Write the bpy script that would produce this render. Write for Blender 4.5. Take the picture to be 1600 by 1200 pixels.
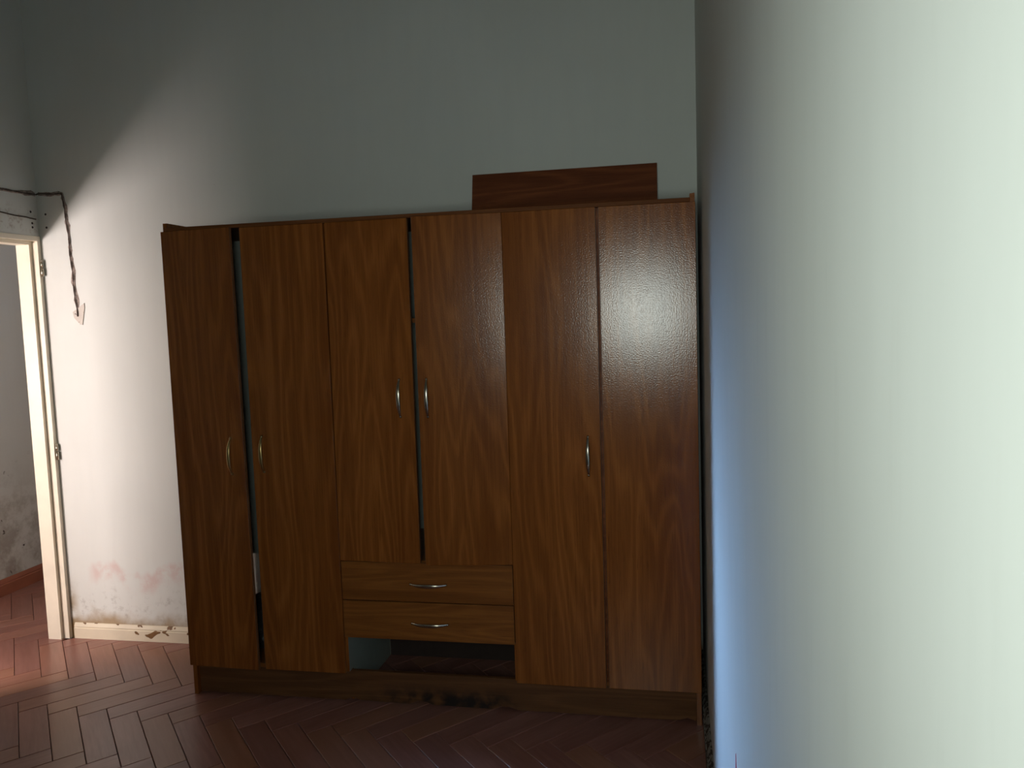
import bpy, bmesh, math, random
from mathutils import Vector, Matrix, noise as mnoise
random.seed(7)
for o in list(bpy.data.objects):
    bpy.data.objects.remove(o)
SC = bpy.context.scene
COL = SC.collection
R = math.radians

# ------------------------------------------------------------------ camera
cam_d = bpy.data.cameras.new('camera')
cam = bpy.data.objects.new('camera', cam_d)
COL.objects.link(cam)
YAW, PITCH, ROLL, FPX = 0.1945, 0.0862, -0.0332, 1279.78
fwd = Vector((-math.sin(YAW)*math.cos(PITCH), math.cos(YAW)*math.cos(PITCH), -math.sin(PITCH)))
rgt = Vector((math.cos(YAW), math.sin(YAW), 0))
upv = rgt.cross(fwd)
rgt, upv = rgt*math.cos(ROLL)+upv*math.sin(ROLL), upv*math.cos(ROLL)-rgt*math.sin(ROLL)
cam.matrix_world = Matrix.Translation((-0.1138, -3.6095, 1.6)) @ Matrix((rgt, upv, -fwd)).transposed().to_4x4()
cam_d.sensor_width = 36
cam_d.lens = FPX/1600*36
cam_d.clip_start = 0.02
SC.camera = cam

# ------------------------------------------------------------------ world, daylight, exposure
SC.view_settings.view_transform = 'Standard'
SC.view_settings.look = 'None'
SC.view_settings.gamma = 1
SC.view_settings.use_curve_mapping = False
SC.view_settings.exposure = 0.0
w = bpy.data.worlds.new('sky'); SC.world = w
w.use_nodes = True
w.node_tree.nodes['Background'].inputs[0].default_value = (0.55, 0.7, 0.9, 1)
w.node_tree.nodes['Background'].inputs[1].default_value = 0.3

def area(name, loc, rot, sx, sy, power, col, spread=180):
    d = bpy.data.lights.new(name, 'AREA')
    d.shape = 'RECTANGLE'; d.size = sx; d.size_y = sy
    d.energy = power; d.color = col; d.spread = R(spread)
    o = bpy.data.objects.new(name, d); COL.objects.link(o)
    o.location = loc; o.rotation_euler = rot
    return o
# daylight entering by the window in the rear wall (behind the camera)
area('rear_window_daylight', (-0.300, -3.82, 1.58), (R(90), 0, 0), 0.56, 0.50, 7.8, (0.90, 1.0, 0.92), 115)
# daylight entering the corridor: a high window with blue sky, and a sunny window further along
area('high_window_daylight', (-4.19, 0.0, 2.2), Vector((4.19, -1.40, -1.30)).to_track_quat('-Z', 'Y').to_euler(), 0.28, 0.44, 12, (0.34, 0.58, 1.0), 40)
area('sunny_window_daylight', (-4.19, -2.10, 1.32), (R(90), 0, R(-90)), 1.54, 0.66, 160, (1.0, 0.855, 0.825))

# ------------------------------------------------------------------ node helpers
class NT:
    def __init__(s, name):
        s.m = bpy.data.materials.new(name); s.m.use_nodes = True
        s.t = s.m.node_tree; s.n = s.t.nodes; s.l = s.t.links
        s.b = s.n['Principled BSDF']
    def new(s, t, **k):
        n = s.n.new(t)
        for a, v in k.items(): setattr(n, a, v)
        return n
    def put(s, sock, v):
        if isinstance(v, bpy.types.NodeSocket): s.l.new(v, sock)
        elif v is not None: sock.default_value = v
    def math(s, op, a, b=None, c=None, clamp=False):
        n = s.new('ShaderNodeMath', operation=op, use_clamp=clamp)
        for i, v in enumerate((a, b, c)): s.put(n.inputs[i], v)
        return n.outputs[0]
    def noise(s, vec, scale, detail=3, rough=0.55, dist=0):
        n = s.new('ShaderNodeTexNoise')
        s.put(n.inputs['Vector'], vec); n.inputs['Scale'].default_value = scale
        n.inputs['Detail'].default_value = detail; n.inputs['Roughness'].default_value = rough
        n.inputs['Distortion'].default_value = dist
        return n.outputs['Fac']
    def scale(s, vec, k, off=None):
        n = s.new('ShaderNodeVectorMath', operation='MULTIPLY')
        s.put(n.inputs[0], vec); n.inputs[1].default_value = k
        o = n.outputs[0]
        if off is not None:
            a = s.new('ShaderNodeVectorMath', operation='ADD'); s.put(a.inputs[0], o); s.put(a.inputs[1], off); o = a.outputs[0]
        return o
    def step(s, v, lo, hi):
        n = s.new('ShaderNodeMapRange', interpolation_type='SMOOTHSTEP')
        s.put(n.inputs[0], v); s.put(n.inputs[1], lo); s.put(n.inputs[2], hi)
        return n.outputs[0]
    def mix(s, f, a, b):
        n = s.new('ShaderNodeMix', data_type='RGBA')
        s.put(n.inputs[0], f); s.put(n.inputs[6], a); s.put(n.inputs[7], b)
        return n.outputs[2]
    def xyz(s, vec):
        n = s.new('ShaderNodeSeparateXYZ'); s.put(n.inputs[0], vec); return n.outputs
    def pos(s): return s.new('ShaderNodeNewGeometry').outputs['Position']
    def obj(s): return s.new('ShaderNodeTexCoord').outputs['Object']
    def rnd(s): return s.new('ShaderNodeObjectInfo').outputs['Random']
    def bump(s, h, strength, dist):
        n = s.new('ShaderNodeBump'); s.put(n.inputs['Height'], h)
        n.inputs['Strength'].default_value = strength; n.inputs['Distance'].default_value = dist
        s.l.new(n.outputs[0], s.b.inputs['Normal'])
    def out(s, col, rough=0.5, spec=0.5, metal=0.0):
        s.put(s.b.inputs['Base Color'], col); s.put(s.b.inputs['Roughness'], rough)
        s.b.inputs['Specular IOR Level'].default_value = spec; s.b.inputs['Metallic'].default_value = metal
        return s.m
def c3(r, g, b): return (r, g, b, 1)

def mat_wall(name, kind='plain', base=(0.70, 0.72, 0.68)):
    t = NT(name); p = t.pos(); x, y, z = t.xyz(p)
    n1 = t.noise(p, 1.3, 3); n2 = t.noise(t.scale(p, (9, 9, 1.2)), 2.0, 4)
    c = t.mix(t.step(n1, 0.3, 0.7), c3(*[v*0.95 for v in base]), c3(*base))
    c = t.mix(t.math('MULTIPLY', t.step(n2, 0.35, 0.75), 0.25), c, c3(*[v*0.90 for v in base]))
    hgt = t.math('ADD', t.math('MULTIPLY', t.noise(t.scale(p, (1, 1, 0.35)), 14, 4), 0.6), t.math('MULTIPLY', t.noise(p, 130, 2), 0.12))
    if kind == 'back':
        # pink damp tide line, mould mottling below it, brown dirt along the skirting
        wob = t.math('SUBTRACT', t.noise(t.scale(p, (1, 1, 0)), 4.5, 3), 0.5)
        zz = t.math('ADD', z, t.math('MULTIPLY', wob, -0.34))
        band = t.math('MULTIPLY', t.step(zz, 0.26, 0.335), t.math('SUBTRACT', 1, t.step(zz, 0.36, 0.40)))
        xm = t.math('MULTIPLY', t.step(x, -3.09, -3.02), t.step(t.noise(p, 9, 5, 0.65), 0.36, 0.62))
        pk = t.math('MULTIPLY', t.math('MULTIPLY', band, xm), 0.4)
        c = t.mix(pk, c, c3(0.60, 0.30, 0.27))
        low = t.math('SUBTRACT', 1, t.step(zz, 0.16, 0.33))
        mot = t.math('MULTIPLY', low, t.step(t.noise(p, 22, 5, 0.7), 0.50, 0.72))
        c = t.mix(t.math('MULTIPLY', mot, 0.55), c, c3(0.36, 0.35, 0.31))
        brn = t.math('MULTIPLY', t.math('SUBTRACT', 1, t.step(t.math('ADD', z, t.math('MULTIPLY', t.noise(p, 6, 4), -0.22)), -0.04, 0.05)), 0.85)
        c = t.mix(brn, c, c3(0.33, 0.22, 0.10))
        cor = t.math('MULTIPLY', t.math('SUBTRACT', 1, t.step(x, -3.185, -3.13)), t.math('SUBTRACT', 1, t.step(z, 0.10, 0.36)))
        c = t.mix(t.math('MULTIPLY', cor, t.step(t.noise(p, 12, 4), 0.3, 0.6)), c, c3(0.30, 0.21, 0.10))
        # scattered specks
        c = t.mix(t.step(t.noise(p, 38, 1), 0.80, 0.84), c, c3(0.45, 0.42, 0.38))
    if kind == 'corridor':
        f = t.math('SUBTRACT', 1, t.step(t.math('ADD', z, t.math('MULTIPLY', t.noise(p, 3.0, 4), 0.8)), 0.75, 1.25))
        mo = t.math('MULTIPLY', f, t.step(t.noise(p, 6, 6, 0.7), 0.38, 0.66))
        c = t.mix(t.math('MULTIPLY', mo, 0.8), c, c3(0.27, 0.22, 0.18))
        c = t.mix(t.math('MULTIPLY', f, t.step(t.noise(p, 20, 3), 0.66, 0.72)), c, c3(0.07, 0.05, 0.04))
    if kind == 'left':
        f = t.math('MULTIPLY', t.step(z, 2.04, 2.10), t.math('SUBTRACT', 1, t.step(z, 2.12, 2.24)))
        c = t.mix(t.math('MULTIPLY', f, t.math('MULTIPLY', t.step(t.noise(p, 20, 5, 0.7), 0.50, 0.66), 0.6)), c, c3(0.30, 0.21, 0.16))
    if kind == 'right':
        hgt = t.math('ADD', t.math('MULTIPLY', hgt, 0.3), t.math('MULTIPLY', t.noise(t.scale(p, (1, 1.6, 0.5)), 1.6, 1), 3.0))
        sm = t.noise(t.scale(p, (1, 5, 0.6)), 4, 5, 0.65)
        c = t.mix(t.math('MULTIPLY', t.step(sm, 0.55, 0.85), 0.25), c, c3(0.50, 0.50, 0.46))
    t.bump(hgt, 0.12 if kind != 'right' else 0.075, 0.012)
    return t.out(c, 0.85, 0.25)

def mat_wood(name, lo, hi, along='z', rough=0.33, figure=1.0, spec=0.5):
    t = NT(name); v = t.obj(); r = t.rnd()
    off = t.new('ShaderNodeCombineXYZ')
    t.put(off.inputs[0], t.math('MULTIPLY', r, 37.0)); t.put(off.inputs[1], t.math('MULTIPLY', r, 11.0)); t.put(off.inputs[2], t.math('MULTIPLY', r, 23.0))
    k = {'z': (1, 1, 0.11), 'x': (0.10, 1, 1)}[along]
    kf = {'z': (1, 1, 0.02), 'x': (0.02, 1, 1)}[along]
    a = t.scale(v, k, off.outputs[0]); b = t.scale(v, kf, off.outputs[0])
    n = t.noise(a, 6.5, 1.5, 0.45)
    rings = t.math('SINE', t.math('MULTIPLY', n, 80.0))
    rings = t.math('MULTIPLY_ADD', rings, 0.5, 0.5)
    fine = t.noise(b, 160, 3, 0.6)
    broad = t.noise(b, 16, 3, 0.6)
    f = t.math('ADD', t.math('MULTIPLY', t.math('POWER', rings, 2.0), 0.34*figure), t.math('ADD', t.math('MULTIPLY', fine, 0.34), t.math('MULTIPLY', broad, 0.50)))
    f = t.step(f, 0.22, 0.95)
    col = t.mix(f, c3(*lo), c3(*hi))
    pores = t.step(t.noise(t.scale(v, {'z': (1, 1, 0.03), 'x': (0.03, 1, 1)}[along], off.outputs[0]), 420, 1), 0.60, 0.70)
    col = t.mix(t.math('MULTIPLY', pores, 0.35), col, c3(*[q*0.45 for q in lo]))
    t.bump(t.math('ADD', t.math('MULTIPLY', t.noise(v, 210, 1), 0.9), t.math('MULTIPLY', fine, 0.2)), 0.32, 0.0011)
    return t.out(col, rough, spec)

def mat_plinth():
    m = mat_wood('worn_plinth_wood', (0.105, 0.040, 0.013), (0.23, 0.095, 0.034), 'x', 0.6, 0.5, 0.3)
    t = NT.__new__(NT); t.m = m; t.t = m.node_tree; t.n = t.t.nodes; t.l = t.t.links; t.b = t.n['Principled BSDF']
    src = t.b.inputs['Base Color'].links[0].from_socket
    p = t.pos(); x, y, z = t.xyz(p)
    f = t.math('MULTIPLY', t.step(x, -1.45, -1.15), t.math('SUBTRACT', 1, t.step(x, -0.85, -0.70)))
    f = t.math('MULTIPLY', f, t.math('SUBTRACT', 1, t.step(z, 0.03, 0.10)))
    f = t.math('MULTIPLY', f, t.step(t.noise(p, 14, 4), 0.35, 0.6))
    t.put(t.b.inputs['Base Color'], t.mix(f, src, c3(0.018, 0.012, 0.010)))
    return m

def mat_parquet():
    t = NT('parquet_wood'); v = t.obj(); r = t.rnd()
    off = t.new('ShaderNodeCombineXYZ')
    t.put(off.inputs[0], t.math('MULTIPLY', r, 31.0)); t.put(off.inputs[1], t.math('MULTIPLY', r, 17.0))
    a = t.scale(v, (0.10, 1, 1), off.outputs[0])
    g = t.noise(a, 60, 4, 0.6); g2 = t.noise(a, 9, 2)
    f = t.step(t.math('ADD', t.math('MULTIPLY', g, 0.5), t.math('MULTIPLY', g2, 0.6)), 0.35, 0.80)
    col = t.mix(f, c3(0.215, 0.086, 0.064), c3(0.34, 0.158, 0.124))
    col = t.mix(t.math('MULTIPLY', t.step(r, 0.55, 1.0), 0.5), col, c3(0.33, 0.15, 0.075))
    col = t.mix(t.math('MULTIPLY', t.math('SUBTRACT', 1, t.step(r, 0.0, 0.35)), 0.45), col, c3(0.19, 0.085, 0.066))
    wear = t.noise(t.pos(), 3.0, 2)
    rough = t.math('MULTIPLY_ADD', wear, 0.12, 0.25)
    t.bump(g, 0.12, 0.002)
    return t.out(col, rough, 0.5)

def mat_paint(name, col, worn=None, amount=0.0, rough=0.5, scale=18):
    t = NT(name); p = t.pos()
    c = t.mix(t.step(t.noise(p, 7, 4), 0.3, 0.75), c3(*col), c3(*[q*0.90 for q in col]))
    if worn:
        ch = t.step(t.noise(t.scale(p, (1, 1, 1.3)), scale, 2.5, 0.55, 0.6), 0.62-amount, 0.635-amount)
        c2 = t.mix(t.noise(p, 40, 3), c3(*worn), c3(*[q*0.35 for q in worn]))
        c = t.mix(ch, c, c2)
        t.bump(ch, -0.5, 0.002)
    return t.out(c, rough, 0.4)

def mat_plain(name, col, rough=0.5, metal=0.0, spec=0.5, var=0.15, scale=20):
    t = NT(name)
    c = t.mix(t.step(t.noise(t.obj(), scale, 3), 0.3, 0.7), c3(*col), c3(*[q*(1-var) for q in col]))
    return t.out(c, rough, spec, metal)

M = dict(
    wall=mat_wall('plaster_wall'), back=mat_wall('damp_plaster_wall', 'back'), left=mat_wall('chipped_plaster_wall', 'left'),
    right=mat_wall('uneven_plaster_wall', 'right', (0.70, 0.72, 0.68)), corr=mat_wall('mouldy_plaster_wall', 'corridor', (0.56, 0.54, 0.50)),
    ceil=mat_wall('ceiling_plaster', base=(0.40, 0.38, 0.34)), dim=mat_wall('rear_plaster', base=(0.34, 0.34, 0.32)),
    wood=mat_wood('wardrobe_laminate', (0.190, 0.053, 0.010), (0.44, 0.150, 0.030), 'z', 0.185, 0.45, 0.46),
    woodx=mat_wood('wardrobe_laminate_horizontal', (0.185, 0.056, 0.011), (0.40, 0.145, 0.030), 'x', 0.32, 0.4, 0.4),
    topedge=mat_wood('matt_top_laminate', (0.13, 0.040, 0.010), (0.28, 0.100, 0.026), 'x', 0.65, 0.4, 0.2),
    board=mat_wood('red_board_wood', (0.125, 0.032, 0.010), (0.28, 0.085, 0.026), 'x', 0.55, 0.6, 0.25),
    plinth=mat_plinth(), edge=mat_plain('edge_banding', (0.20, 0.085, 0.035), 0.30),
    dark=mat_plain('shade_dark_board', (0.04, 0.022, 0.016), 0.7),  # unstained; the open bay's shade put into the colour
    inner_shaded=mat_plain('shaded_grey_melamine', (0.27, 0.29, 0.24), 0.6, 0, 0.3, 0.06),  # interior melamine darkened, shade of the partitions put into the colour
    inner_lit=mat_plain('lit_grey_melamine', (0.84, 0.90, 0.82), 0.6, 0, 0.3, 0.06),  # same melamine lightened, light in the door gaps put into the colour
    chrome=mat_plain('satin_nickel', (0.55, 0.50, 0.40), 0.24, 1.0, 0.5, 0.10),
    tinted_chrome=mat_plain('wood_tinted_nickel', (0.50, 0.36, 0.15), 0.32, 1.0, 0.5, 0.10),  # same nickel, with the doors' yellow reflection put into its colour
    bag=mat_plain('black_plastic', (0.06, 0.055, 0.055), 0.2),
    parquet=mat_parquet(), subfloor=mat_plain('dark_joint', (0.022, 0.012, 0.010), 0.9),
    cream=mat_paint('cream_door_paint', (0.88, 0.81, 0.66), rough=0.45),
    skirt=mat_paint('peeling_cream_paint', (0.74, 0.66, 0.50), (0.26, 0.13, 0.045), 0.030, 0.6, 10),
    skirtr=mat_paint('weathered_grey_paint', (0.26, 0.25, 0.22), (0.06, 0.045, 0.035), 0.12, 0.7, 40),
    terra=mat_plain('terracotta_paint', (0.30, 0.095, 0.05), 0.55, scale=8),
    cable=mat_plain('dark_cord', (0.07, 0.045, 0.035), 0.8, scale=60),
    chase=mat_plain('torn_plaster', (0.46, 0.37, 0.32), 0.9, var=0.6, scale=60),
    patch=mat_paint('patch_plaster', (0.60, 0.55, 0.49), (0.22, 0.17, 0.14), -0.03, 0.9, 50),
    hole=mat_plain('screw_hole_dark', (0.03, 0.02, 0.02), 0.9),
    red=mat_plain('red_paint', (0.45, 0.02, 0.06), 0.5),
    frame=mat_plain('window_frame_paint', (0.6, 0.6, 0.56), 0.5),
)

# ------------------------------------------------------------------ mesh helpers
def link(name, me, mat, parent=None, loc=None, rot=None, kind=None):
    o = bpy.data.objects.new(name, me); COL.objects.link(o)
    if mat and not me.materials: me.materials.append(mat)
    if parent: o.parent = parent
    if loc: o.location = loc
    if rot: o.rotation_euler = rot
    if kind: o['kind'] = kind
    return o
def bm_mesh(name, bm):
    me = bpy.data.meshes.new(name)
    bmesh.ops.recalc_face_normals(bm, faces=bm.faces)
    bm.to_mesh(me); bm.free(); return me
def add_box(bm, x0, x1, y0, y1, z0, z1):
    vs = [bm.verts.new(p) for p in ((x0,y0,z0),(x1,y0,z0),(x1,y1,z0),(x0,y1,z0),(x0,y0,z1),(x1,y0,z1),(x1,y1,z1),(x0,y1,z1))]
    for f in ((0,1,2,3),(4,5,6,7),(0,1,5,4),(1,2,6,5),(2,3,7,6),(3,0,4,7)): bm.faces.new([vs[i] for i in f])
    return vs
def box(name, mat, x0, x1, y0, y1, z0, z1, parent=None, bevel=0.0, kind=None, origin=None):
    bm = bmesh.new(); add_box(bm, x0, x1, y0, y1, z0, z1)
    if bevel:
        bmesh.ops.recalc_face_normals(bm, faces=bm.faces)
        bmesh.ops.bevel(bm, geom=bm.edges[:], offset=bevel, segments=2, affect='EDGES', profile=0.6)
    c = Vector(origin) if origin else Vector(((x0+x1)/2, (y0+y1)/2, z0))
    for v in bm.verts: v.co -= c
    return link(name, bm_mesh(name, bm), mat, parent, c, None, kind)
def boxes(name, mat, lst, parent=None, kind=None):
    bm = bmesh.new()
    for b in lst: add_box(bm, *b)
    return link(name, bm_mesh(name, bm), mat, parent, None, None, kind)
def tag(o, label=None, cat=None, group=None):
    if label: o['label'] = label
    if cat: o['category'] = cat
    if group: o['group'] = group
    return o
def empty(name, loc):
    o = bpy.data.objects.new(name, None); COL.objects.link(o); o.location = loc; o.empty_display_size = 0.1
    return o
def child(o, parent):           # keep world place
    o.parent = parent; o.location = o.location - parent.location
    return o
def tube(bm, pts, rad, n=6):
    rings = []
    for i, p in enumerate(pts):
        d = (pts[min(i+1, len(pts)-1)] - pts[max(i-1, 0)]).normalized()
        a = d.cross(Vector((0.31, 0.22, 0.93))).normalized(); b = d.cross(a)
        r = rad(i) if callable(rad) else rad
        rings.append([bm.verts.new(p + r*(a*math.cos(2*math.pi*k/n) + b*math.sin(2*math.pi*k/n))) for k in range(n)])
    for q, s in zip(rings, rings[1:]):
        for k in range(n): bm.faces.new((q[k], q[(k+1) % n], s[(k+1) % n], s[k]))
    bm.faces.new(rings[0][::-1]); bm.faces.new(rings[-1])
def smooth(o):
    for f in o.data.polygons: f.use_smooth = True
    return o

# ------------------------------------------------------------------ the room
XL, XF, YR, YE, ZC = -3.20, -4.11, -3.75, 2.0, 3.40     # left wall, corridor far wall, rear wall, corridor end, ceiling
DW = -0.86                                              # near side of the doorway
floor = box('floor', M['subfloor'], XF-0.1, 0.12, YR-0.1, YE+0.1, -0.06, -0.012, kind='structure')
box('ceiling', M['ceil'], XF-0.1, 0.12, YR-0.1, YE+0.1, ZC, ZC+0.1, kind='structure')
wall_back = box('wall_back', M['back'], XL, 0.12, 0, 0.12, -0.012, ZC, kind='structure')
wall_right = box('wall_right', M['right'], 0, 0.12, YR-0.1, 0, -0.012, ZC, kind='structure')
wall_left = boxes('wall_left', M['left'], [(XL-0.1, XL, YR, DW, -0.012, ZC), (XL-0.1, XL, DW, 0, 2.058, ZC), (XL-0.1, XL, 0, YE, -0.012, ZC)], kind='structure')
WX0, WX1, WZ0, WZ1 = -0.62, -0.0005, 1.28, 1.88
boxes('wall_rear', M['dim'], [(XF-0.1, WX0, YR-0.1, YR, -0.012, ZC), (WX0, WX1, YR-0.1, YR, -0.012, WZ0), (WX0, WX1, YR-0.1, YR, WZ1, ZC)], kind='structure')
A = (-0.22, 0.22, 1.93, 2.47); B = (-2.90, -1.30, 0.97, 1.67)
boxes('wall_corridor', M['corr'], [
    (XF-0.1, XF, YR, B[0], -0.012, ZC), (XF-0.1, XF, B[0], B[1], -0.012, B[2]), (XF-0.1, XF, B[0], B[1], B[3], ZC),
    (XF-0.1, XF, B[1], A[0], -0.012, ZC), (XF-0.1, XF, A[0], A[1], -0.012, A[2]), (XF-0.1, XF, A[0], A[1], A[3], ZC),
    (XF-0.1, XF, A[1], YE, -0.012, ZC)], kind='structure')
box('wall_corridor_end', M['wall'], XF-0.1, XL, YE, YE+0.1, -0.012, ZC, kind='structure')
def window_x(name, y0, y1, z0, z1):
    x0, x1 = XF-0.07, XF-0.02; t = 0.035
    boxes(name, M['frame'], [(x0, x1, y0, y0+t, z0, z1), (x0, x1, y1-t, y1, z0, z1), (x0, x1, y0+t, y1-t, z0, z0+t), (x0, x1, y0+t, y1-t, z1-t, z1)], kind='structure')
window_x('window_2', *A); window_x('window_3', *B)
t = 0.035
boxes('window_1', M['frame'], [(WX0, WX0+t, YR-0.06, YR-0.01, WZ0, WZ1), (WX1-0.008, WX1, YR-0.06, YR-0.01, WZ0, WZ1),
      (WX0+t, WX1-0.008, YR-0.06, YR-0.01, WZ0, WZ0+t), (WX0+t, WX1-0.008, YR-0.06, YR-0.01, WZ1-t, WZ1)], kind='structure')

# door frame without its leaf, tight in the back left corner
dr = empty('door_1', (XL, (DW)/2, 0)); dr['kind'] = 'structure'
def jamb(y0, y1, s):     # s=-1: reveal faces -y (far jamb)
    if s < 0: l = [(XL-0.105, XL-0.030, y0, y1, 0, 2.016), (XL-0.030, XL+0.004, y0+0.018, y1, 0, 2.034)]
    else: l = [(XL-0.105, XL-0.030, y0, y1, 0, 2.016), (XL-0.030, XL+0.004, y0, y1-0.018, 0, 2.034)]
    o = boxes('jamb', M['cream'], l); child(o, dr)
jamb(-0.040, -0.0005, -1); jamb(DW+0.0005, DW+0.04, 1)
o = boxes('lintel', M['cream'], [(XL-0.105, XL-0.030, DW+0.001, -0.001, 2.016, 2.057), (XL-0.030, XL+0.004, DW+0.001, -0.001, 2.034, 2.057)]); child(o, dr)
for hz in (1.905, 0.98):
    bm = bmesh.new()
    tube(bm, [Vector((0, 0, -0.045)), Vector((0, 0, -0.004))], 0.0075, 10); tube(bm, [Vector((0, 0, 0.0)), Vector((0, 0, 0.028))], 0.0065, 10)
    tube(bm, [Vector((0, 0, 0.028)), Vector((0, 0, 0.033)), Vector((0, 0, 0.037))], lambda i: (0.0065, 0.005, 0.002)[i], 10)
    h = smooth(link('hinge', bm_mesh('hinge', bm), M['chrome'], dr)); h['label'] = 'worn metal hinge barrel'
    h.location = Vector((XL+0.012, -0.012, hz)) - dr.location

# baseboards
def skirting(name, mat, p0, p1, nrm, h=0.08, th=0.015):
    p0 = Vector(p0); p1 = Vector(p1); nrm = Vector(nrm)
    prof = [(0.0005, 0), (th, 0), (th, h*0.66), (th*0.75, h*0.70), (th*0.85, h*0.78), (th*0.55, h*0.90), (th*0.30, h), (0.0005, h)]
    bm = bmesh.new()
    e = [[bm.verts.new(p + nrm*a + Vector((0, 0, b))) for a, b in prof] for p in (p0, p1)]
    for i in range(len(prof)):
        j = (i+1) % len(prof); bm.faces.new((e[0][i], e[0][j], e[1][j], e[1][i]))
    bm.faces.new(e[0]); bm.faces.new(e[1][::-1])
    return link(name, bm_mesh(name, bm), mat, kind='structure')
skirting('baseboard_back', M['skirt'], (-3.172, 0, 0), (-0.016, 0, 0), (0, -1, 0))
skirting('baseboard_right', M['skirtr'], (0, 0, 0), (0, YR, 0), (-1, 0, 0), 0.085, 0.020)
skirting('baseboard_left', M['skirt'], (XL, DW, 0), (XL, YR, 0), (1, 0, 0))
skirting('baseboard_corridor', M['terra'], (XF, YR, 0), (XF, YE, 0), (1, 0, 0), 0.10, 0.014)

# ------------------------------------------------------------------ herringbone parquet
PN, GAP = 3.90, 0.0024
E1 = Vector((0.0747, -0.0816)); E2 = Vector((0.0697, 0.0806)); O = Vector((-2.5435, -0.7702))
def clip(poly, axis, val, keep_less):
    out = []
    for i, a in enumerate(poly):
        b = poly[(i+1) % len(poly)]
        ia = (a[axis] <= val) == keep_less; ib = (b[axis] <= val) == keep_less
        if ia: out.append(a)
        if ia != ib:
            k = (val-a[axis])/(b[axis]-a[axis]); out.append(a + (b-a)*k)
    return out
def block_into(bm, poly, z1=0.0, ch=0.0016):
    c = sum(poly, Vector((0, 0)))/len(poly)
    lo = [bm.verts.new((p.x, p.y, -0.0118)) for p in poly]; mi = [bm.verts.new((p.x, p.y, z1-ch)) for p in poly]
    hi = []
    for p in poly:
        d = c-p; hi.append(bm.verts.new((p.x+ch*(1 if d.x > 0 else -1), p.y+ch*(1 if d.y > 0 else -1), z1)))
    n = len(poly)
    for i in range(n):
        j = (i+1) % n
        bm.faces.new((lo[i], lo[j], mi[j], mi[i])); bm.faces.new((mi[i], mi[j], hi[j], hi[i]))
    bm.faces.new(hi); bm.faces.new(lo[::-1])
def block_poly(u, v, kind):
    lu, lv = (PN, 1.0) if kind == 0 else (1.0, PN)
    g = GAP/2/E1.length
    return [O + E1*(u+p) + E2*(v+q) for p, q in ((g, g), (lu-g, g), (lu-g, lv-g), (g, lv-g))]
def local(poly, c, ang):
    ca, sa = math.cos(-ang), math.sin(-ang)
    return [Vector(((p-c).x*ca-(p-c).y*sa, (p-c).x*sa+(p-c).y*ca)) for p in poly]
ANG = (math.atan2(E1.y, E1.x), math.atan2(E2.y, E2.x))
block_mesh = []
for kind in (0, 1):
    q = block_poly(0, 0, kind); c = sum(q, Vector((0, 0)))/4
    bm = bmesh.new(); block_into(bm, local(q, c, ANG[kind]))
    me = bm_mesh('parquet_block', bm); me.materials.append(M['parquet']); block_mesh.append(me)
spots = []
for m in range(-12, 13):
    for k in range(-46, 47):
        for kind in (0, 1):
            u, v = (k+m*PN, k-m*PN) if kind == 0 else (k+PN+m*PN, k-PN+1-m*PN)
            poly = block_poly(u, v, kind); c = sum(poly, Vector((0, 0)))/4
            if not (XF-0.25 < c.x < 0.25 and YR-0.25 < c.y < YE+0.25): continue
            if c.y > 0.2 and c.x > XL+0.2: continue
            spots.append((c, kind, poly))
def score(c):
    room = c.y < 0.1 and c.x > XL-0.1
    return (max(0, -1.15-c.y) if room else 0.15*max(0, c.y-1.0) + max(0, -0.1-c.y)*1.2)
spots.sort(key=lambda s: score(s[0]))
rest = bmesh.new(); nb = 0
for c, kind, poly in spots:
    inside = all(XF < p.x < 0 and YR < p.y < YE and not (p.y > 0.05 and p.x > XL-0.02) for p in poly)
    if not inside:
        poly = clip(poly, 0, -0.001, True)
        if poly: poly = clip(poly, 0, XF+0.001, False)
        if poly: poly = clip(poly, 1, YR+0.001, False)
        if poly: poly = clip(poly, 1, YE-0.001, True)
        if len(poly) >= 3 and c.x > XL+0.02: poly = clip(poly, 1, 0.05, True)
        if len(poly) >= 3 and c.y > 0.0 and c.x <= XL+0.02: poly = clip(poly, 0, XL-0.02, True)
        if len(poly) < 3: continue
        ar = abs(sum(poly[i].x*poly[(i+1) % len(poly)].y - poly[(i+1) % len(poly)].x*poly[i].y for i in range(len(poly))))/2
        if ar < 0.0006: continue
    dz = random.uniform(-0.0007, 0.0)
    if nb < 298:
        ang = ANG[kind]
        if inside:
            me = block_mesh[kind]
        else:
            b2 = bmesh.new(); block_into(b2, local(poly, c, ang))
            me = bm_mesh('parquet_block', b2); me.materials.append(M['parquet'])
        o = link('parquet_block', me, None, floor)
        o.location = Vector((c.x, c.y, dz)) - floor.location
        o.rotation_euler = (random.uniform(-.0012, .0012), random.uniform(-.0012, .0012), ang)
        nb += 1
    else:
        block_into(rest, poly, dz)
o = link('parquet_field', bm_mesh('parquet_field', rest), M['parquet'], floor, kind='stuff')
o.location = -floor.location

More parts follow.
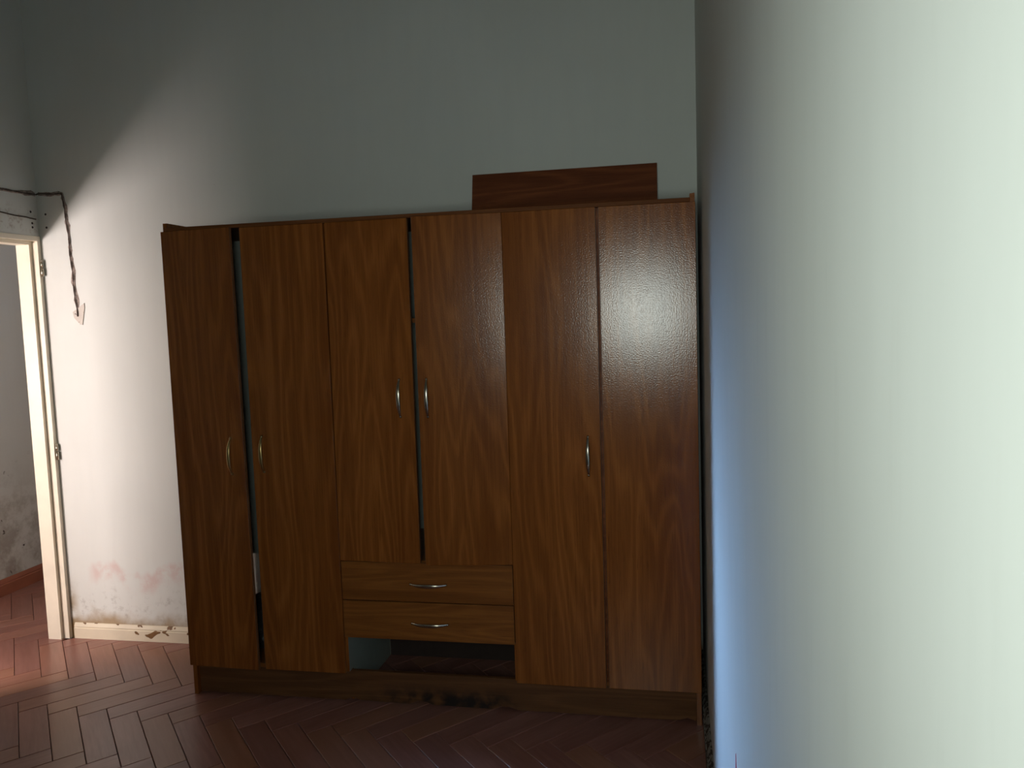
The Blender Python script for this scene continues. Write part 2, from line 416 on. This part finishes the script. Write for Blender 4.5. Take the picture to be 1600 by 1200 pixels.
# ------------------------------------------------------------------ wardrobe
X0, X1, D, H, HB = -2.172, -0.024, 0.5354, 1.98, 0.137
TH = 0.018; YF = -D + TH                 # carcass front plane
S = [X0, -1.838, -1.460, -1.109, -0.740, -0.3795, X1]
wr = empty('wardrobe', ((X0+X1)/2, -D/2, 0))
tag(wr, 'wide six-door brown wood-grain wardrobe with two drawers, standing against the back wall', 'wardrobe')
def part(o): return child(o, wr)
YB = -0.022
for x0, x1, zt in ((X0+0.001, X0+0.001+TH, 2.016), (X1-0.001-TH, X1-0.001, 2.012)):
    if x0 > -1:   # right side: front top corner broken off in a jagged step
        pts = [(YF+0.001, 0.0), (YB, 0.0), (YB, zt), (YF+0.030, zt), (YF+0.024, zt-0.006), (YF+0.001, zt)]
    else:
        pts = [(YF+0.001, 0.0), (YB, 0.0), (YB, zt), (YF+0.001, zt)]
    bm = bmesh.new()
    a = [bm.verts.new((x0, y, z)) for y, z in pts]; b = [bm.verts.new((x1, y, z)) for y, z in pts]
    for i in range(len(pts)):
        j = (i+1) % len(pts); bm.faces.new((a[i], a[j], b[j], b[i]))
    bm.faces.new(a); bm.faces.new(b[::-1])
    part(link('side_panel', bm_mesh('side_panel', bm), M['wood']))
# splintered chip beside the broken right corner
bm = bmesh.new()
pts = [(-0.043, 1.9985), (-0.026, 1.9985), (-0.026, 2.014), (-0.034, 2.013), (-0.0365, 2.004), (-0.041, 2.003)]
a = [bm.verts.new((x+0.0, YF+0.002, z)) for x, z in pts]; b = [bm.verts.new((x, YF+0.016, z)) for x, z in pts]
for i in range(len(pts)):
    j = (i+1) % len(pts); bm.faces.new((a[i], a[j], b[j], b[i]))
bm.faces.new(a); bm.faces.new(b[::-1])
part(link('splinter', bm_mesh('splinter', bm), M['wood']))['label'] = 'splintered chip at the broken corner'
for k in (2, 4):
    po = part(boxes('partition', M['inner_shaded'], [(S[k]-TH/2, S[k]+TH/2, YF+0.002, YB-0.006, HB+0.001, H-0.002), (S[k]-TH/2, S[k]+TH/2, YF+0.042, YB-0.006, 0.001, HB+0.001)]))
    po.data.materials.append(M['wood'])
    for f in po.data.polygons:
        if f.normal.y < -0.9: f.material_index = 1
part(box('top_panel', M['topedge'], X0+0.001+TH, X1-0.001-TH, -D-0.002, YB, H+0.0005, H+0.0155, bevel=0.002))
# plinth with gnawed lower edge
bm = bmesh.new(); n = 60; fr, bk = [], []
for i in range(n+1):
    x = X0+0.0195 + (X1-X0-0.039)*i/n
    zb = 0.004 + 0.006*max(0, mnoise.noise(Vector((x*9, 0, 3)))) + (0.012 if random.random() < 0.07 else 0)
    fr.append((bm.verts.new((x, YF+0.022, zb)), bm.verts.new((x, YF+0.022, HB-0.003)))); bk.append((bm.verts.new((x, YF+0.040, zb)), bm.verts.new((x, YF+0.040, HB-0.003))))
for i in range(n):
    bm.faces.new((fr[i][0], fr[i+1][0], fr[i+1][1], fr[i][1])); bm.faces.new((bk[i][0], bk[i][1], bk[i+1][1], bk[i+1][0]))
    bm.faces.new((fr[i][1], fr[i+1][1], bk[i+1][1], bk[i][1])); bm.faces.new((fr[i][0], bk[i][0], bk[i+1][0], fr[i+1][0]))
bm.faces.new((fr[0][0], fr[0][1], bk[0][1], bk[0][0])); bm.faces.new((fr[n][0], bk[n][0], bk[n][1], fr[n][1]))
part(link('plinth', bm_mesh('plinth', bm), M['plinth']))['label'] = 'scuffed plinth with a gnawed lower edge'
part(box('floor_panel', M['woodx'], X0+0.02, S[2]-0.010, YF+0.002, YB-0.006, HB, HB+0.016))
part(box('floor_panel', M['woodx'], S[4]+0.010, X1-0.020, YF+0.002, YB-0.006, HB, HB+0.016))
part(box('back_panel', M['inner_lit'], X0+0.02, S[2], YB-0.005, YB, 0.478, H))
part(box('back_panel', M['inner_lit'], S[2]+0.001, S[4], YB-0.005, YB, 0.30, H))
part(box('back_panel', M['inner_lit'], S[4]+0.001, X1-0.020, YB-0.005, YB, 0.14, H))
part(box('shade_back_sheet', M['dark'], S[2]+0.010, S[4]-0.010, YB-0.004, YB, 0.001, 0.299))  # added sheet, coloured dark to stand for shade in the opening
part(box('shelf', M['woodx'], S[2]+0.010, S[4]-0.010, YF+0.02, YB-0.006, 1.575, 1.593))
part(box('drawer_shelf', M['woodx'], S[2]+0.010, S[4]-0.010, YF+0.002, YB-0.006, 0.602, 0.618))

def bow_handle(parent, loc, mat, horizontal=False, L=0.158, hgt=0.026, skew=0.0):
    bm = bmesh.new(); n, m = 18, 8; rings = []
    for i in range(n+1):
        s = -1+2*i/n
        off = hgt*(1-abs(s)**2.6) + 0.002
        wid = 0.0036 + 0.0048*(1-s*s)**1.3; thk = 0.0026 + 0.0012*(1-s*s)
        if abs(s) > 0.9: wid *= 1.25
        rings.append([bm.verts.new((wid*math.cos(2*math.pi*k/m)+skew*s, -off + thk*math.sin(2*math.pi*k/m), s*L/2)) for k in range(m)])
    for a, b in zip(rings, rings[1:]):
        for k in range(m): bm.faces.new((a[k], a[(k+1) % m], b[(k+1) % m], b[k]))
    bm.faces.new(rings[0][::-1]); bm.faces.new(rings[-1])
    for sgn in (-1, 1):
        tube(bm, [Vector((skew*sgn, 0.0, sgn*(L/2-0.006))), Vector((skew*sgn, -0.010, sgn*(L/2-0.006)))], 0.0042, 8)
    o = smooth(link('handle', bm_mesh('handle', bm), mat, parent, loc))
    if horizontal: o.rotation_euler = (0, R(90), 0)
    o['label'] = 'bow handle'
    return o
def door(i, hinge, ang, z0, handle=None, g=(0.0015, 0.0015), tilt=0.0, warp=0.0, hm='chrome', sk=0.0):
    x0, x1 = S[i]+g[0], S[i+1]-g[1]
    if i == 0: x0 = X0
    hxp = x0 if hinge == 'l' else x1
    bm = bmesh.new()
    add_box(bm, x0-hxp, x1-hxp, 0, TH-0.002, 0, H-z0)
    # a few cuts so that a warped leaf bends smoothly
    bmesh.ops.recalc_face_normals(bm, faces=bm.faces)
    bmesh.ops.bevel(bm, geom=bm.edges[:], offset=0.0012, segments=1, affect='EDGES')
    bmesh.ops.subdivide_edges(bm, edges=[e for e in bm.edges if abs(e.verts[0].co.z-e.verts[1].co.z) > 0.5], cuts=12, use_grid_fill=True)
    w_ = x1-x0
    for v in bm.verts:
        f = abs(v.co.x)/w_; zz = v.co.z/(H-z0)
        v.co.y -= warp*f*(zz-0.0)
    o = part(link('door', bm_mesh('door', bm), M['wood'], None, Vector((hxp, -D, z0))))
    o.rotation_euler = (0, tilt, ang)
    fx = (x1-hxp) if hinge == 'l' else (x0-hxp)
    sgn = 1 if hinge == 'l' else -1
    bm = bmesh.new()
    vv = add_box(bm, min(fx, fx+sgn*0.0012), max(fx, fx+sgn*0.0012), 0.0006, TH-0.003, 0.001, H-z0-0.001)
    bmesh.ops.subdivide_edges(bm, edges=[e for e in bm.edges if abs(e.verts[0].co.z-e.verts[1].co.z) > 0.5], cuts=12, use_grid_fill=True)
    for v in bm.verts: v.co.y -= warp*min(1, abs(v.co.x)/w_)*(v.co.z/(H-z0))
    link('edge_band', bm_mesh('edge_band', bm), M['edge'], o)
    if handle:
        lx = handle[0]-hxp; lz = handle[1]-z0
        bow_handle(o, (lx, -warp*abs(lx)/w_*lz/(H-z0), lz), M[hm], skew=sk)
    return o
DL = 0.6165
door(0, 'l', R(-2.6), HB, (-1.901, 1.052), (0.0, 0.006), 0, 0.020, 'tinted_chrome', 0.001)
door(1, 'r', R(0.0), HB, (-1.771, 1.057), (0.019, 0.001), 0, 0, 'tinted_chrome', -0.001)
door(2, 'l', R(-1.6), DL, (-1.170, 1.283), (0.001, 0.006), R(0.25), 0.006)
door(3, 'r', R(5.5), DL, (-1.052, 1.283), (0.0225, 0.0005), 0, 0)
door(4, 'l', R(-0.8), HB, (-0.432, 1.051), (0.0005, 0.0065))
door(5, 'r', R(0.3), HB, None, (0.0065, 0.0))
part(box('lit_edge_strip', M['board'], S[5]-0.022, S[5]+0.022, YF+0.003, YF+0.020, HB+0.017, H-0.001))  # added strip behind the gap, stands for the lit door edge
# drawers
for z0, z1 in ((0.4545, 0.6135), (0.2935, 0.4500)):
    d = part(box('drawer', M['woodx'], S[2]+0.003, S[4]-0.003, -D, -D+TH-0.002, z0, z1, bevel=0.0012))
    bm = bmesh.new()
    bx0, bx1 = S[2]+0.02-d.location.x-wr.location.x, S[4]-0.02-d.location.x-wr.location.x
    ly = -d.location.y-wr.location.y; lz = -d.location.z
    for q in ((bx0, bx0+0.012, YF, -0.08, z0+0.012, z1-0.03), (bx1-0.012, bx1, YF, -0.08, z0+0.012, z1-0.03), (bx0, bx1, -0.092, -0.08, z0+0.012, z1-0.03), (bx0, bx1, YF, -0.08, z0+0.008, z0+0.012)):
        add_box(bm, q[0], q[1], q[2]+ly, q[3]+ly, q[4]+lz, q[5]+lz)
    link('drawer_box', bm_mesh('drawer_box', bm), M['inner_lit'], d)
    bow_handle(d, (-1.088-d.location.x-wr.location.x, -TH/2+0.001, (z0+z1)/2-0.006+lz), M['chrome'], True)

# ------------------------------------------------------------------ loose things
# board leaning on the wall, standing on the wardrobe's top
bm = bmesh.new()
L, hB, tB = 0.802, 0.215, 0.018
add_box(bm, -L/2, L/2, -tB, 0, 0, hB)
bmesh.ops.recalc_face_normals(bm, faces=bm.faces)
bmesh.ops.bevel(bm, geom=bm.edges[:], offset=0.001, segments=1, affect='EDGES')
bd = link('wooden_board', bm_mesh('wooden_board', bm), M['board'])
bd.location = (-0.566, -0.055, H+0.0158+0.004); bd.rotation_euler = (R(-13), 0, 0)
tag(bd, 'loose reddish-brown wooden board standing on edge on top of the wardrobe', 'board')

# crumpled bag inside the wardrobe behind the first gap
bm = bmesh.new(); bmesh.ops.create_icosphere(bm, subdivisions=4, radius=1)
for v in bm.verts:
    p = v.co.copy()
    q = 0.22*mnoise.noise(p*1.7) + 0.20*abs(mnoise.noise(p*3.6+Vector((4, 1, 0)))) - 0.10*abs(mnoise.noise(p*8.0))
    v.co = Vector((p.x*0.17, p.y*0.13, p.z*0.115))*(1+q)
    v.co.z = max(v.co.z, -0.09)
zmin = min(v.co.z for v in bm.verts)
for v in bm.verts: v.co.z -= zmin
bag = link('crumpled_bag', bm_mesh('crumpled_bag', bm), M['bag'], None, (-1.93, -0.27, HB+0.017))
tag(bag, 'dark crumpled plastic bag on the wardrobe floor, glimpsed through the first door gap', 'bag')

# cord running along the left wall, round the corner and down the back wall, in a torn chase
def jitter(pts, step, amp, ax):
    out = []
    for a, b in zip(pts, pts[1:]):
        a, b = Vector(a), Vector(b); n = max(2, int((b-a).length/step))
        for i in range(n):
            p = a.lerp(b, i/n)
            p[ax] += amp*mnoise.noise(p*14); p.z += amp*mnoise.noise(p*14+Vector((5, 5, 5)))
            out.append(p)
    out.append(Vector(pts[-1])); return out
bm = bmesh.new()
pl = jitter([(XL+0.007, -0.86, 2.31), (XL+0.007, -0.24, 2.262), (XL+0.008, -0.008, 2.262)], 0.02, 0.006, 1)
pb = jitter([(XL+0.012, -0.007, 2.262), (-3.05, -0.007, 2.263), (-3.036, -0.007, 2.18), (-3.028, -0.007, 1.90), (-3.014, -0.007, 1.655)], 0.02, 0.007, 0)
tube(bm, pl+pb, lambda i: 0.0030+0.0012*math.sin(i*2.1), 6)
cord = smooth(link('cable', bm_mesh('cable', bm), M['cable']))
tag(cord, 'ragged dark cable crossing above the doorway, then hanging down the back wall', 'cable')
bm = bmesh.new()
tube(bm, jitter([(XL+0.005, -0.86, 2.20), (XL+0.005, -0.24, 2.152), (XL+0.005, -0.02, 2.141)], 0.03, 0.004, 1), 0.0035, 6)
cord2 = smooth(link('cable', bm_mesh('cable', bm), M['cable']))
tag(cord2, 'lower thin dark cable running straight above the door frame', 'cable')
# torn plaster along the cord
def chase(name, parent, pts, ax, wall, sgn):
    bm = bmesh.new(); L_, R_ = [], []; n = len(pts); nrm = Vector((1, 0, 0)) if ax == 1 else Vector((0, -1, 0))
    prev = None
    for i, p in enumerate(pts):
        d = (pts[min(i+1, n-1)]-pts[max(i-1, 0)]).normalized(); s = d.cross(nrm).normalized()
        wl = 0.005+0.020*abs(mnoise.noise(p*23)); wr_ = 0.005+0.020*abs(mnoise.noise(p*19+Vector((3, 7, 1))))
        base = p.copy(); base[0 if ax == 1 else 1] = wall
        row = [bm.verts.new(base+s*wl+nrm*0.0004), bm.verts.new(base+s*wl*0.6+nrm*0.0025), bm.verts.new(base+nrm*0.0008), bm.verts.new(base-s*wr_*0.6+nrm*0.0025), bm.verts.new(base-s*wr_+nrm*0.0004)]
        if prev:
            for k in range(4): bm.faces.new((prev[k], prev[k+1], row[k+1], row[k]))
        prev = row
    o = link(name, bm_mesh(name, bm), M['chase']); o['label'] = 'torn plaster beside the cable'
    return child(o, parent)
chase('torn_plaster', wall_back, pb, 0, 0, 1); 
o = chase('torn_plaster', wall_left, pl, 1, XL, 1)
def plate(name, parent, pts, mat, depth, axis, label):
    bm = bmesh.new(); nrm = Vector((0, -depth, 0)) if axis == 'y' else Vector((-depth, 0, 0))
    a = [bm.verts.new(Vector(p)) for p in pts]; c = sum((Vector(p) for p in pts), Vector())/len(pts)
    b = [bm.verts.new(c+(Vector(p)-c)*0.93+nrm) for p in pts]
    for i in range(len(pts)):
        j = (i+1) % len(pts); bm.faces.new((a[i], a[j], b[j], b[i]))
    bm.faces.new(b)
    o = link(name, bm_mesh(name, bm), mat); o['label'] = label
    return child(o, parent)
plate('plaster_patch', wall_back, [(-3.045, 0, 1.678), (-2.973, 0, 1.722), (-2.972, 0, 1.700), (-2.991, 0, 1.612), (-3.009, 0, 1.615), (-3.039, 0, 1.648)], M['patch'], 0.004, 'y', 'rough plaster patch shaped like an arrowhead')
def hole(parent, c, axis):
    pts = []
    for k in range(8):
        a = 2*math.pi*k/8
        pts.append((c[0]+0.006*math.cos(a), c[1], c[2]+0.006*math.sin(a)) if axis == 'y' else (c[0], c[1]+0.006*math.cos(a), c[2]+0.006*math.sin(a)))
    plate('screw_hole', parent, pts, M['hole'], 0.001 if axis == 'y' else -0.001, axis, 'dark screw hole')
hole(wall_back, (-3.155, 0, 2.165), 'y'); hole(wall_back, (-3.155, 0, 2.10), 'y')
hole(wall_left, (XL, -0.045, 2.175), 'x'); hole(wall_left, (XL, -0.04, 2.10), 'x'); hole(wall_left, (XL, -0.04, 2.12), 'x')
plate('paint_mark', wall_right, [(0, -1.972, 0.700), (0, -1.962, 0.668), (0, -1.950, 0.62), (0, -1.990, 0.62), (0, -1.985, 0.668)], M['red'], 0.001, 'x', 'pointed red paint mark low on the wall')
